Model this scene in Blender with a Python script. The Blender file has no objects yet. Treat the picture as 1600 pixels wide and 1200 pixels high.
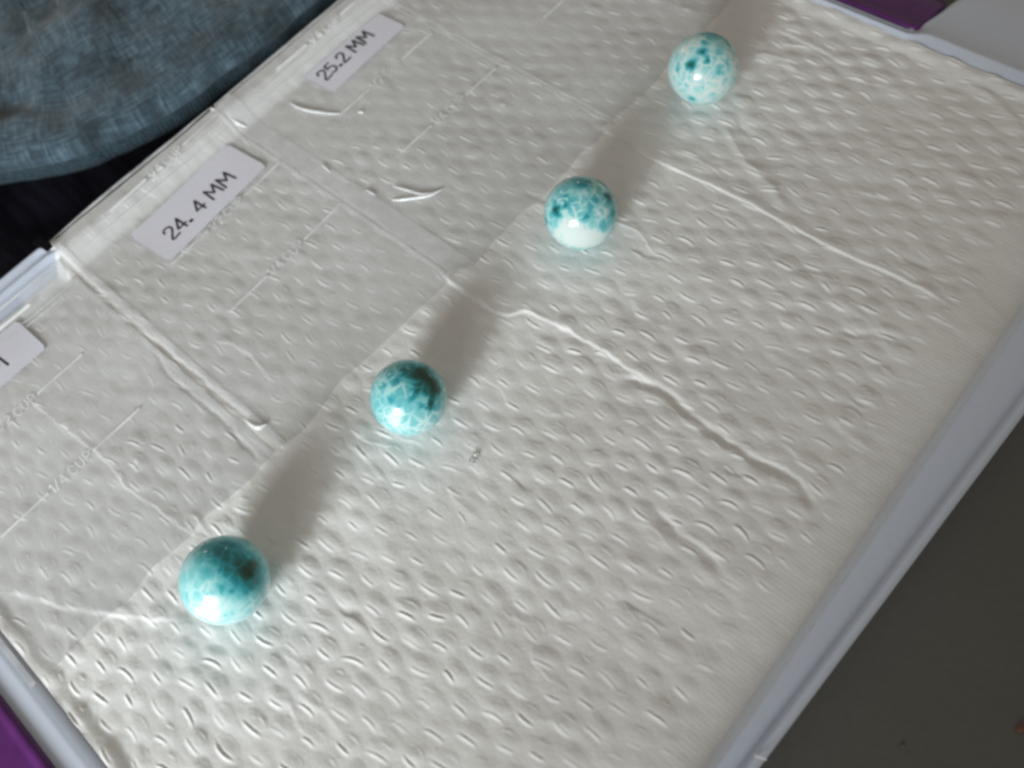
import bpy, bmesh, math, random
import numpy as np
from mathutils import Matrix, Vector

random.seed(7)
rng = np.random.default_rng(11)
MM = 0.001
scene = bpy.context.scene
COL = scene.collection

# ---------------------------------------------------------------- camera
cam_d = bpy.data.cameras.new('camera')
cam = bpy.data.objects.new('camera', cam_d)
COL.objects.link(cam)
right = Vector((0.66612259, -0.72729954, -0.16527573))
down = Vector((-0.69355128, -0.52250964, -0.49595393))
fwd = Vector((0.2743489, 0.44499331, -0.85247501))
m = Matrix((right, -down, -fwd)).transposed().to_4x4()
m.translation = Vector((0, 0, 0.2782219))
cam.matrix_world = m
cam_d.sensor_width = 36.0
cam_d.lens = 1555.34 * 36.0 / 1600.0
cam_d.clip_start = 0.01
cam_d.clip_end = 20.0
cam_d.dof.use_dof = True
cam_d.dof.focus_distance = 0.315
cam_d.dof.aperture_fstop = 10.0
scene.camera = cam

# ---------------------------------------------------------------- light
world = bpy.data.worlds.new('World')
scene.world = world
world.use_nodes = True
bg = world.node_tree.nodes['Background']
bg.inputs[0].default_value = (1.0, 0.91, 0.79, 1)
bg.inputs[1].default_value = 0.26


def area(name, az, el, dist, sx, sy, power, color, target=(0.1, 0.16, 0.0), aim=None, spread=180):
    d = bpy.data.lights.new(name, 'AREA')
    d.shape = 'RECTANGLE'
    d.size, d.size_y = sx, sy
    d.energy = power
    d.color = color
    o = bpy.data.objects.new(name, d)
    COL.objects.link(o)
    a, e = math.radians(az), math.radians(el)
    t = Vector(target)
    v = Vector((math.cos(a) * math.cos(e), math.sin(a) * math.cos(e), math.sin(e)))
    o.location = t + v * dist
    if aim:
        v = o.location - Vector(aim)
    o.rotation_euler = v.to_track_quat('Z', 'Y').to_euler()
    d.spread = math.radians(spread)
    return o


area('window_light', -164, 18.0, 0.85, 0.20, 0.23, 0.45, (0.90, 0.97, 1.0), aim=(0.08, 0.285, 0.0), spread=42)
area('soft_fill_light', -161, 21.0, 0.95, 0.55, 0.40, 0.27, (0.92, 0.97, 1.0), aim=(0.06, 0.330, 0.0), spread=42)  # added broad lamp that softens the shadows of the spheres
area('room_lamp', 83, 21, 1.6, 0.10, 0.035, 0.22, (1.0, 0.97, 0.92))
area('ceiling_lamp', 42, 22, 1.6, 0.035, 0.035, 0.09, (1.0, 0.97, 0.92))

scene.view_settings.view_transform = 'Standard'
scene.view_settings.look = 'None'
scene.view_settings.exposure = 0.0
scene.view_settings.gamma = 1.0
scene.render.engine = 'CYCLES'
cy = scene.cycles
cy.use_denoising = True
cy.max_bounces = 10
cy.diffuse_bounces = 5
cy.glossy_bounces = 4
cy.transmission_bounces = 6
cy.transparent_max_bounces = 16
cy.caustics_reflective = True
cy.blur_glossy = 0.3
cy.sample_clamp_indirect = 6.0
cy.pixel_filter_type = 'BLACKMAN_HARRIS'
cy.filter_width = 2.8


# ---------------------------------------------------------------- helpers
def new_mat(name):
    mt = bpy.data.materials.new(name)
    mt.use_nodes = True
    nt = mt.node_tree
    return mt, nt, nt.nodes['Principled BSDF'], nt.nodes['Material Output']


def node(nt, kind, **kw):
    n = nt.nodes.new(kind)
    for k, v in kw.items():
        if k.startswith('i_'):
            n.inputs[k[2:].replace('_', ' ')].default_value = v
        else:
            setattr(n, k, v)
    return n


def ramp(nt, fac, stops):
    r = nt.nodes.new('ShaderNodeValToRGB')
    el = r.color_ramp.elements
    while len(el) < len(stops):
        el.new(0.5)
    for e, (p, c) in zip(el, stops):
        e.position = p
        e.color = (*c, 1)
    nt.links.new(fac, r.inputs[0])
    return r


def grid_mesh(name, P, uv=None, smooth=True):
    """P: (ny, nx, 3) array in mm -> mesh data"""
    ny, nx = P.shape[:2]
    me = bpy.data.meshes.new(name)
    idx = np.arange(ny * nx).reshape(ny, nx)
    q = np.stack([idx[:-1, :-1], idx[:-1, 1:], idx[1:, 1:], idx[1:, :-1]], -1).reshape(-1, 4)
    me.vertices.add(ny * nx)
    me.vertices.foreach_set('co', (P.reshape(-1, 3) * MM).astype(np.float32).ravel())
    me.loops.add(q.size)
    me.loops.foreach_set('vertex_index', q.ravel().astype(np.int32))
    me.polygons.add(len(q))
    me.polygons.foreach_set('loop_start', (np.arange(len(q)) * 4).astype(np.int32))
    me.polygons.foreach_set('loop_total', np.full(len(q), 4, np.int32))
    if smooth:
        me.polygons.foreach_set('use_smooth', np.ones(len(q), bool))
    me.update(calc_edges=True)
    if uv is not None:
        l = me.uv_layers.new(name='UVMap')
        l.data.foreach_set('uv', uv.reshape(-1, 2)[q.ravel()].astype(np.float32).ravel())
    me.validate()
    return me


def link(name, me, mat, parent=None, label=None, cat=None, group=None, kind=None):
    o = bpy.data.objects.new(name, me)
    COL.objects.link(o)
    if mat is not None:
        me.materials.append(mat)
    if parent is not None:
        o.parent = parent
        o.matrix_parent_inverse = parent.matrix_world.inverted()
    if label:
        o['label'] = label
    if cat:
        o['category'] = cat
    if group:
        o['group'] = group
    if kind:
        o['kind'] = kind
    return o


def empty(name, loc, label, cat, group=None):
    o = bpy.data.objects.new(name, None)
    o.empty_display_size = 0.01
    COL.objects.link(o)
    o.location = Vector(loc) * MM
    o.matrix_world = Matrix.Translation(o.location)
    o['label'] = label
    o['category'] = cat
    if group:
        o['group'] = group
    return o


def sstep(a, b, x):
    t = np.clip((x - a) / (b - a), 0, 1)
    return t * t * (3 - 2 * t)


def vnoise(x, y, s, seed=0, rot=True):
    """smooth value noise, cell size s (mm), range about -1..1"""
    r = np.random.default_rng(seed)
    T = r.uniform(-1, 1, (64, 64))
    if rot:
        x, y = 0.829 * x - 0.559 * y, 0.559 * x + 0.829 * y
    u, v = x / s + 17.3, y / s + 9.1
    i, j = np.floor(u).astype(int), np.floor(v).astype(int)
    fu, fv = u - i, v - j
    fu = fu * fu * fu * (fu * (fu * 6 - 15) + 10)
    fv = fv * fv * fv * (fv * (fv * 6 - 15) + 10)
    i0, i1, j0, j1 = i % 64, (i + 1) % 64, j % 64, (j + 1) % 64
    return ((T[j0, i0] * (1 - fu) + T[j0, i1] * fu) * (1 - fv)
            + (T[j1, i0] * (1 - fu) + T[j1, i1] * fu) * fv)


def catmull(pts, n=12):
    P = np.array(pts, float)
    P = np.vstack([2 * P[0] - P[1], P, 2 * P[-1] - P[-2]])
    out = []
    for k in range(1, len(P) - 2):
        t = np.linspace(0, 1, n, endpoint=False)[:, None]
        a, b, c, d = P[k - 1], P[k], P[k + 1], P[k + 2]
        out.append(0.5 * (2 * b + (c - a) * t + (2 * a - 5 * b + 4 * c - d) * t ** 2 + (3 * b - a - 3 * c + d) * t ** 3))
    out.append(P[-2][None])
    return np.vstack(out)


# ================================================================ large structure
# ---- dark table top
def make_table():
    mt, nt, b, out = new_mat('dark_table')
    tc = node(nt, 'ShaderNodeTexCoord')
    n1 = node(nt, 'ShaderNodeTexNoise', i_Scale=14.0, i_Detail=4.0)
    n2 = node(nt, 'ShaderNodeTexNoise', i_Scale=420.0, i_Detail=3.0)
    nt.links.new(tc.outputs['Object'], n1.inputs['Vector'])
    nt.links.new(tc.outputs['Object'], n2.inputs['Vector'])
    mx = node(nt, 'ShaderNodeMath', operation='MULTIPLY_ADD')
    mx.inputs[1].default_value = 0.6
    nt.links.new(n1.outputs['Fac'], mx.inputs[0])
    m2 = node(nt, 'ShaderNodeMath', operation='MULTIPLY')
    m2.inputs[1].default_value = 0.4
    nt.links.new(n2.outputs['Fac'], m2.inputs[0])
    nt.links.new(m2.outputs[0], mx.inputs[2])
    r = ramp(nt, mx.outputs[0], [(0.3, (0.110, 0.108, 0.094)), (0.5, (0.120, 0.118, 0.104)), (0.7, (0.132, 0.129, 0.116))])
    nt.links.new(r.outputs[0], b.inputs['Base Color'])
    b.inputs['Roughness'].default_value = 0.55
    b.inputs['Specular IOR Level'].default_value = 0.25
    bp_ = node(nt, 'ShaderNodeBump', i_Strength=0.15, i_Distance=0.0006)
    nt.links.new(n2.outputs['Fac'], bp_.inputs['Height'])
    nt.links.new(bp_.outputs[0], b.inputs['Normal'])
    bm = bmesh.new()
    x0, x1, y0, y1, z0, z1 = -420, 620, -260, 337, -48, -22
    bmesh.ops.create_cube(bm, size=1)
    for v in bm.verts:
        v.co = Vector((x0 if v.co.x < 0 else x1, y0 if v.co.y < 0 else y1, z0 if v.co.z < 0 else z1)) * MM
    bmesh.ops.bevel(bm, geom=bm.edges[:], offset=3 * MM, segments=3, affect='EDGES')
    me = bpy.data.meshes.new('table_top')
    bm.to_mesh(me)
    bm.free()
    link('table_top', me, mt, kind='structure', label='dark grey brown table top under the tray')


make_table()


# ---- plastic tray
def plastic_mat(name='tray_plastic', base=(0.78, 0.84, 0.95), tr=0.0, rough=0.22):
    mt, nt, b, out = new_mat(name)
    b.inputs['Base Color'].default_value = (*base, 1)
    b.inputs['Roughness'].default_value = rough
    b.inputs['IOR'].default_value = 1.49
    b.inputs['Transmission Weight'].default_value = tr
    tc = node(nt, 'ShaderNodeTexCoord')
    n = node(nt, 'ShaderNodeTexNoise', i_Scale=90.0, i_Detail=5.0)
    nt.links.new(tc.outputs['Object'], n.inputs['Vector'])
    r = ramp(nt, n.outputs['Fac'], [(0.3, (rough - 0.08,) * 3), (0.7, (rough + 0.14,) * 3)])
    nt.links.new(r.outputs[0], b.inputs['Roughness'])
    bp_ = node(nt, 'ShaderNodeBump', i_Strength=0.08, i_Distance=0.0008)
    nt.links.new(n.outputs['Fac'], bp_.inputs['Height'])
    nt.links.new(bp_.outputs[0], b.inputs['Normal'])
    trn = node(nt, 'ShaderNodeBsdfTransparent')
    trn.inputs[0].default_value = (0.93, 0.95, 1.0, 1)
    lw = node(nt, 'ShaderNodeLayerWeight', i_Blend=0.4)
    mr = node(nt, 'ShaderNodeMapRange')
    mr.inputs['From Min'].default_value = 0.0
    mr.inputs['From Max'].default_value = 0.8
    mr.inputs['To Min'].default_value = 0.62
    mr.inputs['To Max'].default_value = 0.92
    nt.links.new(lw.outputs['Facing'], mr.inputs['Value'])
    mxs = node(nt, 'ShaderNodeMixShader')
    nt.links.new(mr.outputs[0], mxs.inputs[0])
    nt.links.new(trn.outputs[0], mxs.inputs[1])
    nt.links.new(b.outputs[0], mxs.inputs[2])
    nt.links.new(mxs.outputs[0], out.inputs['Surface'])
    return mt


M_TRAY = plastic_mat()
FX0, FX1, FY0, FY1 = -73.0, 288.5, 27.5, 322.5        # floor of the tray


def make_tray():
    root = empty('storage_tray', (108, 172, -22), 'translucent lavender grey plastic tray with purple end latches, lined with paper towel', 'tray')
    # floor panel
    bm = bmesh.new()
    bmesh.ops.create_cube(bm, size=1)
    for v in bm.verts:
        v.co = Vector(((FX0 - 1) if v.co.x < 0 else (FX1 + 1), (FY0 - 1) if v.co.y < 0 else (FY1 + 1), -4.5 if v.co.z < 0 else -2.2)) * MM
    me = bpy.data.meshes.new('tray_floor')
    bm.to_mesh(me)
    bm.free()
    link('tray_floor', me, M_TRAY, root)
    # rim: a profile swept round the rounded floor rectangle
    prof = [(-0.5, -2.6), (0.3, -1.2), (2.4, 2.4), (4.6, 6.2), (5.2, 7.6), (5.6, 8.5), (6.2, 8.5), (6.8, 7.6), (8.6, 6.3), (10.6, 4.4), (11.2, 4.1),
            (11.8, 4.3), (12.8, 6.0), (13.6, 7.3), (14.2, 7.4), (15.6, 6.0), (16.8, 4.6), (17.1, 3.4), (15.6, -8.0), (15.0, -22.0)]
    R = 16.0
    path = []                                            # (x, y, nx, ny)

    def seg(a, b, n, nrm):
        for t in np.linspace(0, 1, n, endpoint=False):
            path.append((a[0] + (b[0] - a[0]) * t, a[1] + (b[1] - a[1]) * t, *nrm))

    def arc(cx, cy_, a0, a1, n=12):
        for t in np.linspace(a0, a1, n, endpoint=False):
            c, s = math.cos(math.radians(t)), math.sin(math.radians(t))
            path.append((cx + R * c, cy_ + R * s, c, s))
    seg((FX0 + R, FY0), (FX1 - R, FY0), 60, (0, -1))
    arc(FX1 - R, FY0 + R, -90, 0)
    seg((FX1, FY0 + R), (FX1, FY1 - R), 140, (1, 0))
    arc(FX1 - R, FY1 - R, 0, 90)
    seg((FX1 - R, FY1), (FX0 + R, FY1), 60, (0, 1))
    arc(FX0 + R, FY1 - R, 90, 180)
    seg((FX0, FY1 - R), (FX0, FY0 + R), 140, (-1, 0))
    arc(FX0 + R, FY0 + R, 180, 270)
    P = []
    for d, z in prof:
        row = []
        for (x, y, nx, ny) in path:
            # long near side: rim bows outwards a little; far long side is narrow; ends carry wide corners
            k_in, k_out = 1.0, 1.0
            if ny > 0.02:
                f = ny * ny
                k_in = k_out = 1.0 - 0.42 * f + 0.26 * f * float(1 - sstep(20, 24, np.array(x)))
            if abs(nx) > 0.02:
                f = nx * nx
                latch = float(sstep(119, 127, np.array(y)) * (1 - sstep(222, 230, np.array(y))))
                if nx > 0:
                    k_in += f * (-0.62 * latch)
                    k_out += f * (-0.75 * latch + 8.0 * (1 - latch))
                else:
                    k_in += f * (0.1 * latch)
                    k_out += f * (-0.35 * latch + 2.6 * (1 - latch))
            if ny < -0.02:
                k_in = 1 + (k_in - 1) - 0.30 * ny * ny
                k_out = k_out - 0.35 * ny * ny
            dd = d * k_in if d <= 11.0 else 11.0 * k_in + (d - 11.0) * k_out
            if ny < -0.5:                                # the long wall bows inwards towards its far half
                dd -= float(np.clip(0.048 * (x - 34), 0, 9) * (1 - sstep(6.2, 11.2, np.array(d))) * sstep(0, 40, np.array(FX1 - R - x)))
            zs = 1 - 0.42 * max(ny, 0) ** 2 - 0.93 * max(-nx, 0) ** 2 - 0.75 * max(nx, 0) ** 2
            zz_ = z * (zs if z > 0 else 1)
            if nx > 0 and d > 6.5 and z > -5:
                zz_ -= nx * nx * 0.16 * (dd - 6.3 * k_in)
            row.append((x + nx * dd, y + ny * dd, zz_))
        row.append(row[0])
        P.append(row)
    P = np.array(P)
    me = grid_mesh('rim', P)
    # flip so that normals face out/up
    me.flip_normals()
    rim = link('rim', me, M_TRAY, root)
    md = rim.modifiers.new('thickness', 'SOLIDIFY')
    md.thickness = 1.0 * MM
    md.offset = -1
    # scratch on the long rim, its glint painted as a pale bar
    mt, nt, b, out = new_mat('rim_scratch_glint')
    b.inputs['Base Color'].default_value = (0.8, 0.8, 0.82, 1)
    bm = bmesh.new()
    a, c = Vector((44.6, 18.3, 7.95)) * MM, Vector((45.8, 15.5, 7.75)) * MM
    w = Vector((0.2, 0.12, 0)) * MM
    dz = Vector((0, 0, 0.25)) * MM
    vs = [bm.verts.new(v) for v in (a - w - dz, a + w - dz, c + w - dz, c - w - dz, a - w * .4 + dz, a + w * .4 + dz, c + w * .4 + dz, c - w * .4 + dz)]
    for q in ((0, 1, 5, 4), (1, 2, 6, 5), (2, 3, 7, 6), (3, 0, 4, 7), (4, 5, 6, 7), (3, 2, 1, 0)):
        bm.faces.new([vs[i] for i in q])
    me = bpy.data.meshes.new('scratch_glint')
    bm.to_mesh(me)
    bm.free()
    link('scratch_glint', me, mt, rim)
    # purple latches
    mt, nt, b, out = new_mat('purple_plastic')
    tc = node(nt, 'ShaderNodeTexCoord')
    n = node(nt, 'ShaderNodeTexNoise', i_Scale=160.0, i_Detail=4.0)
    nt.links.new(tc.outputs['Object'], n.inputs['Vector'])
    r = ramp(nt, n.outputs['Fac'], [(0.3, (0.075, 0.011, 0.10)), (0.7, (0.10, 0.016, 0.135))])
    nt.links.new(r.outputs[0], b.inputs['Base Color'])
    b.inputs['Roughness'].default_value = 0.32

    def latch(sgn, x_in):
        # cross-section in (outward, z), extruded along y
        sec = [(0, 0.2), (0.3, 1.4), (1.2, 2.1), (2.6, 2.0), (3.6, 1.1), (5.0, 0.8), (14, 0.6), (20, -0.6), (24, -3.0), (25, -14), (22.5, -14), (21, -4), (17, -2), (0, -2)]
        ys = [124.5, 125.4, 127.5] + list(np.linspace(135, 214, 8)) + [221.5, 223.6, 224.5]
        bm = bmesh.new()
        rings = []
        for i, y in enumerate(ys):
            e = min(i, len(ys) - 1 - i)
            s = (0.82, 0.95, 1.0)[min(e, 2)]
            rings.append([bm.verts.new(Vector((x_in + sgn * (12 + (d - 12) * s), y, (z - 1) * s + 1)) * MM) for d, z in sec])
        n_ = len(sec)
        for a_, b_ in zip(rings[:-1], rings[1:]):
            for k in range(n_):
                bm.faces.new((a_[k], a_[(k + 1) % n_], b_[(k + 1) % n_], b_[k]))
        bm.faces.new(rings[0])
        bm.faces.new(rings[-1][::-1])
        bmesh.ops.recalc_face_normals(bm, faces=bm.faces[:])
        for f_ in bm.faces:
            f_.smooth = True
        me = bpy.data.meshes.new('latch')
        bm.to_mesh(me)
        bm.free()
        o = link('latch', me, mt, root, label='purple plastic end latch')
        return o
    latch(-1, -85.6)
    latch(1, 294.2)
    return root


make_tray()

# ================================================================ paper towel
RES = 0.30
XS = np.arange(-74.6, 289.6, RES)
YS = np.arange(26.6, 331.2, RES)
GX, GY = np.meshgrid(XS, YS)


def low_z(x, y):
    """slow swell shared by the towel and by the bags lying on it (mm)"""
    return (0.9 * vnoise(x, y, 60, 1) + 0.45 * vnoise(x, y, 27, 2)) * 0.7 - 0.5


RIB_Y = lambda x: 36.5 + (x - 33) * 0.078


def towel_height():
    x, y = GX, GY
    H = low_z(x, y)
    H += 0.16 * vnoise(x, y, 11, 3) + 0.07 * vnoise(x * 1.6, y * 0.8, 5, 4)
    ribs = 1 - sstep(-3.0, 5.0, y - RIB_Y(x) + 2.5 * vnoise(x, y, 14, 8))
    bag = sstep(189.5, 193.5, y)
    # soft pleats running across the towel
    H += (0.30 * vnoise(x + 5 * vnoise(x, y, 25, 91), y * 0.28, 7.5, 92, False) * (0.55 + 0.45 * vnoise(x, y, 50, 93)) + 0.05 * vnoise(x, y * 0.6, 2.1, 94, False) + 0.025 * vnoise(x, y, 0.9, 95)) * (1 - 0.6 * bag) * (1 - 0.7 * ribs)
    H += (0.10 * np.sin(x / 3.1 + 2.2 * vnoise(x, y, 40, 6)) * np.clip(vnoise(x, y, 45, 5), 0, 1)) * (1 - 0.5 * bag)
    amp = (1 - 0.42 * bag) * (1 - ribs) * (0.80 + 0.42 * vnoise(x, y, 26, 9))
    E = np.zeros_like(H)
    px, py = 9.5, 16.4
    Rr = 6.0
    for jj in range(-1, int((YS[-1] - YS[0]) / (py / 2)) + 2):
        for ii in range(-1, int((XS[-1] - XS[0]) / px) + 2):
            cx = 47.4 + (ii - 14 + 0.5 * (jj % 2)) * px
            cy_ = 109.3 + (jj - 12) * py / 2 - 0.05 * (cx - 47)
            cx += random.gauss(0, 0.28) + 0.8 * math.sin(cy_ / 37.0)
            cy_ += random.gauss(0, 0.35)
            a0, a1 = int((cx - Rr - XS[0]) / RES), int((cx + Rr - XS[0]) / RES) + 1
            b0, b1 = int((cy_ - Rr - YS[0]) / RES), int((cy_ + Rr - YS[0]) / RES) + 1
            a0, b0 = max(a0, 0), max(b0, 0)
            a1, b1 = min(a1, len(XS)), min(b1, len(YS))
            if a1 <= a0 or b1 <= b0:
                continue
            lx, ly = x[b0:b1, a0:a1] - cx, y[b0:b1, a0:a1] - cy_
            th = random.gauss(0.08, 0.14)
            c, s = math.cos(th), math.sin(th)
            u, v = lx * c + ly * s, -lx * s + ly * c
            rr = np.sqrt(((u - 0.4) / 2.9) ** 2 + (v / 4.6) ** 2)
            dome = random.uniform(0.24, 0.52) * (1 - sstep(0.15, 1.15, rr))
            uc = u + 2.0 + random.uniform(-0.05, 0.05) * v * v
            L = random.uniform(2.0, 3.3)
            ev = np.exp(-((v - random.uniform(-.7, .7)) / L) ** 4)
            A = random.choice((0.20, 0.36, 0.46, 0.55, 0.64))
            dash = A * ev * (0.42 * np.exp(-(uc / 0.36) ** 2) + 0.58 * sstep(-0.32, 0.20, uc) * np.exp(-np.clip(uc - 0.2, 0, None) / random.uniform(0.9, 1.8)))
            lip = -A * random.uniform(0.12, 0.45) * ev * np.exp(-((uc - 0.85) / 0.45) ** 2) - 0.06 * ev * np.exp(-((uc + 1.1) / 0.6) ** 2)
            rim = random.uniform(0.0, 0.05) * np.exp(-((rr - 0.85) / 0.12) ** 2) * sstep(-0.2, 0.6, u / 3)
            groove = lip + rim
            w = 1 - sstep(5.0, 6.0, np.sqrt(lx * lx + ly * ly))
            E[b0:b1, a0:a1] += (dome + dash + groove) * w
            if random.random() < 0.7:                    # small in-between nick on the far shoulder of the motif
                ou, ov = random.uniform(1.7, 2.7), random.uniform(-1.5, 1.5)
                u2 = u - ou + 0.05 * v * v
                e2 = np.exp(-((v - ov) / random.uniform(1.0, 2.2)) ** 4)
                E[b0:b1, a0:a1] += random.uniform(0.06, 0.24) * e2 * sstep(-0.3, 0.25, u2) * np.exp(-np.clip(u2 - .2, 0, None) / 0.8) * w
    H += E * amp
    H += ribs * (0.03 * np.sin(2 * math.pi * (x + 0.4 * vnoise(x, y, 9, 31)) / 1.45) * (0.6 + 0.4 * np.sin(2 * math.pi * y / 1.3)) + 0.03 * vnoise(x, y, 2.2, 33))

    def crease(pts, amp_, wl, wr, mode='step', taper=8.0, wob=0.2):
        """step: cliff rising towards the right of the path direction reversed; ridge: symmetric fold; valley"""
        C = catmull(pts, 10)
        lo, hi = C.min(0) - 26, C.max(0) + 26
        a0, a1 = np.searchsorted(XS, lo[0]), np.searchsorted(XS, hi[0])
        b0, b1 = np.searchsorted(YS, lo[1]), np.searchsorted(YS, hi[1])
        if a1 <= a0 or b1 <= b0:
            return
        X, Y = x[b0:b1, a0:a1], y[b0:b1, a0:a1]
        best = np.full(X.shape, 1e9)
        sd = np.zeros(X.shape)
        tt = np.zeros(X.shape)
        lens = np.r_[0, np.cumsum(np.linalg.norm(np.diff(C, axis=0), axis=1))]
        for k in range(len(C) - 1):
            p, q = C[k], C[k + 1]
            d = q - p
            L2 = d @ d + 1e-9
            t = np.clip(((X - p[0]) * d[0] + (Y - p[1]) * d[1]) / L2, 0, 1)
            ex, ey = X - p[0] - t * d[0], Y - p[1] - t * d[1]
            dist = np.hypot(ex, ey)
            sg = np.sign(d[0] * ey - d[1] * ex)
            mk = dist < best
            best = np.where(mk, dist, best)
            sd = np.where(mk, dist * sg, sd)
            tt = np.where(mk, lens[k] + t * math.sqrt(L2), tt)
        sd = sd + (0.55 * vnoise(X, Y, 5.5, 96) + 0.3 * vnoise(X, Y, 2.4, 97)) * (1 if wob > 0.1 else 0.35)
        env = sstep(0, taper, tt) * (1 - sstep(lens[-1] - taper, lens[-1], tt)) * (0.9 + wob * np.sin(tt * 0.35))
        if mode == 'step':      # sd>0 side is high near the fold then relaxes
            h = np.where(sd > -wl, sstep(-wl, wl * 0.35, sd) * np.exp(-np.clip(sd, 0, None) / wr), 0)
        elif mode == 'ridge':
            h = np.exp(-(np.abs(sd) / np.where(sd > 0, wr, wl)) ** 1.5)
        else:
            h = -np.exp(-(np.abs(sd) / np.where(sd > 0, wr, wl)) ** 2)
        H[b0:b1, a0:a1] += amp_ * env * h
    # fold lines seen in the towel (paths run from high y to low y: the side towards +x is sd>0)
    crease([(193, 200), (191.8, 170), (192, 159), (194, 133), (193.3, 93), (195.6, 71), (195.4, 50)], 0.8, 0.55, 9, 'step', 14, 0.05)
    crease([(108, 200), (107.1, 170), (114, 158.6), (117, 141), (117, 104)], 0.8, 0.9, 7, 'step', 14)
    crease([(108, 196), (106.8, 182), (107.4, 168)], 0.8, 1.2, 6, 'step', 6)
    crease([(113, 120), (117.7, 104), (115, 87), (115.6, 68), (117.4, 56), (112.5, 45)], 0.75, 1.5, 1.0, 'valley', 7)
    crease([(110, 118), (114.5, 104), (112, 87), (112.5, 68), (114, 55)], 0.40, 6.0, 1.2, 'ridge', 8)
    crease([(-68, 227), (-60.6, 214), (-53, 199), (-34, 171)], 0.4, 1.3, 5.0, 'step')
    crease([(-22, 283), (-17.3, 239), (-18.3, 222), (-16, 206), (-13.3, 187)], 0.35, 0.9, 5.0, 'step')
    crease([(21, 262), (18.2, 244), (18.7, 218), (16.9, 190)], 0.4, 1.0, 0.9, 'valley')
    crease([(24, 330), (22.6, 279), (24, 240), (25.5, 200)], 0.3, 1.2, 1.0, 'valley')
    crease([(221, 158), (211, 143), (207.6, 132), (199, 114)], 0.5, 2.2, 1.4, 'ridge')
    crease([(166, 76), (174, 62.5), (175.6, 53)], 0.5, 1.4, 1.2, 'valley')
    crease([(37, 246), (42, 232), (39.7, 211)], 0.35, 1.2, 3.0, 'step')
    crease([(84, 84), (82.6, 72), (82.5, 62), (79, 52)], 0.6, 2.0, 1.0, 'valley')
    crease([(284, 114), (282, 90), (272, 69)], 0.7, 2.5, 3.0, 'ridge')
    crease([(271, 172), (269.5, 144), (270, 133)], 0.45, 1.2, 5.0, 'step')
    crease([(260, 230), (262, 180), (256, 150)], 0.35, 2.0, 4.0, 'ridge')
    for k in range(95):                                   # short random puckers
        cx, cy_ = random.uniform(-65, 280), random.uniform(52, 200)
        L = random.uniform(6, 26)
        a = random.gauss(-1.5, 0.22)
        p0 = np.array((cx, cy_))
        d = np.array((math.cos(a), math.sin(a))) * L
        n_ = np.array((-d[1], d[0])) * random.uniform(-0.15, 0.15)
        crease([p0, p0 + d * .5 + n_, p0 + d], random.uniform(0.12, 0.36), random.uniform(0.6, 1.6), random.uniform(1, 5), random.choice(['step', 'step', 'ridge', 'valley']), 5)
    for k in range(14):                                   # long faint wrinkles towards the near-left edge
        cx, cy_ = random.uniform(-70, 0), random.uniform(70, 230)
        p0 = np.array((cx, cy_))
        crease([p0, p0 + (random.uniform(-4, 4), -12), p0 + (random.uniform(-7, 7), -24)], random.uniform(0.15, 0.35), 2.0, 4, random.choice(['step', 'ridge']), 7)
    # the edge at the near end climbs the tray wall, the far end curls slightly
    H += 1.5 * (1 - sstep(-73.6, -68.5, x)) * (0.75 + 0.4 * vnoise(x, y, 30, 12))
    H += 1.2 * sstep(283, 288, x)
    H += 6.0 * sstep(315, 325.5, y) * sstep(17, 25, x)
    # dents where the stones rest
    for (sx, sy, sr) in SPH:
        r = np.hypot(x - sx, y - sy)
        f = 1 - sstep(1.0, 9.0, r)
        H[:] = H * (1 - f) + (-0.05) * f
        cap = sr - np.sqrt(np.clip(sr * sr - r * r, 0, None)) - 0.12
        H[:] = np.where(r < 6, np.minimum(H, cap + 0.02), H)
    return H


SPH = [(-16.0, 162.2, 13.1), (61.8, 162.3, 12.2), (150.0, 165.4, 12.6), (227.0, 171.8, 12.9)]


def make_towel():
    mt, nt, b, out = new_mat('paper_towel')
    tc = node(nt, 'ShaderNodeTexCoord')
    n1 = node(nt, 'ShaderNodeTexNoise', i_Scale=900.0, i_Detail=4.0, i_Roughness=0.7)
    n2 = node(nt, 'ShaderNodeTexNoise', i_Scale=30.0, i_Detail=2.0)
    nt.links.new(tc.outputs['Object'], n1.inputs['Vector'])
    nt.links.new(tc.outputs['Object'], n2.inputs['Vector'])
    r = ramp(nt, n2.outputs['Fac'], [(0.3, (0.785, 0.78, 0.76)), (0.7, (0.825, 0.82, 0.805))])
    nt.links.new(r.outputs[0], b.inputs['Base Color'])
    b.inputs['Roughness'].default_value = 0.85
    b.inputs['Specular IOR Level'].default_value = 0.3
    bp_ = node(nt, 'ShaderNodeBump', i_Strength=0.5, i_Distance=0.00016)
    nt.links.new(n1.outputs['Fac'], bp_.inputs['Height'])
    nt.links.new(bp_.outputs[0], b.inputs['Normal'])
    H = towel_height()
    me = grid_mesh('paper_towel', np.stack([GX, np.where(GY > 300, 300 + (GY - 300) * (0.71 + 0.29 * sstep(17, 25, GX)), GY), H], -1))
    link('paper_towel', me, mt, label='white embossed paper towel lining the floor of the plastic tray', cat='paper towel')


make_towel()


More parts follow.
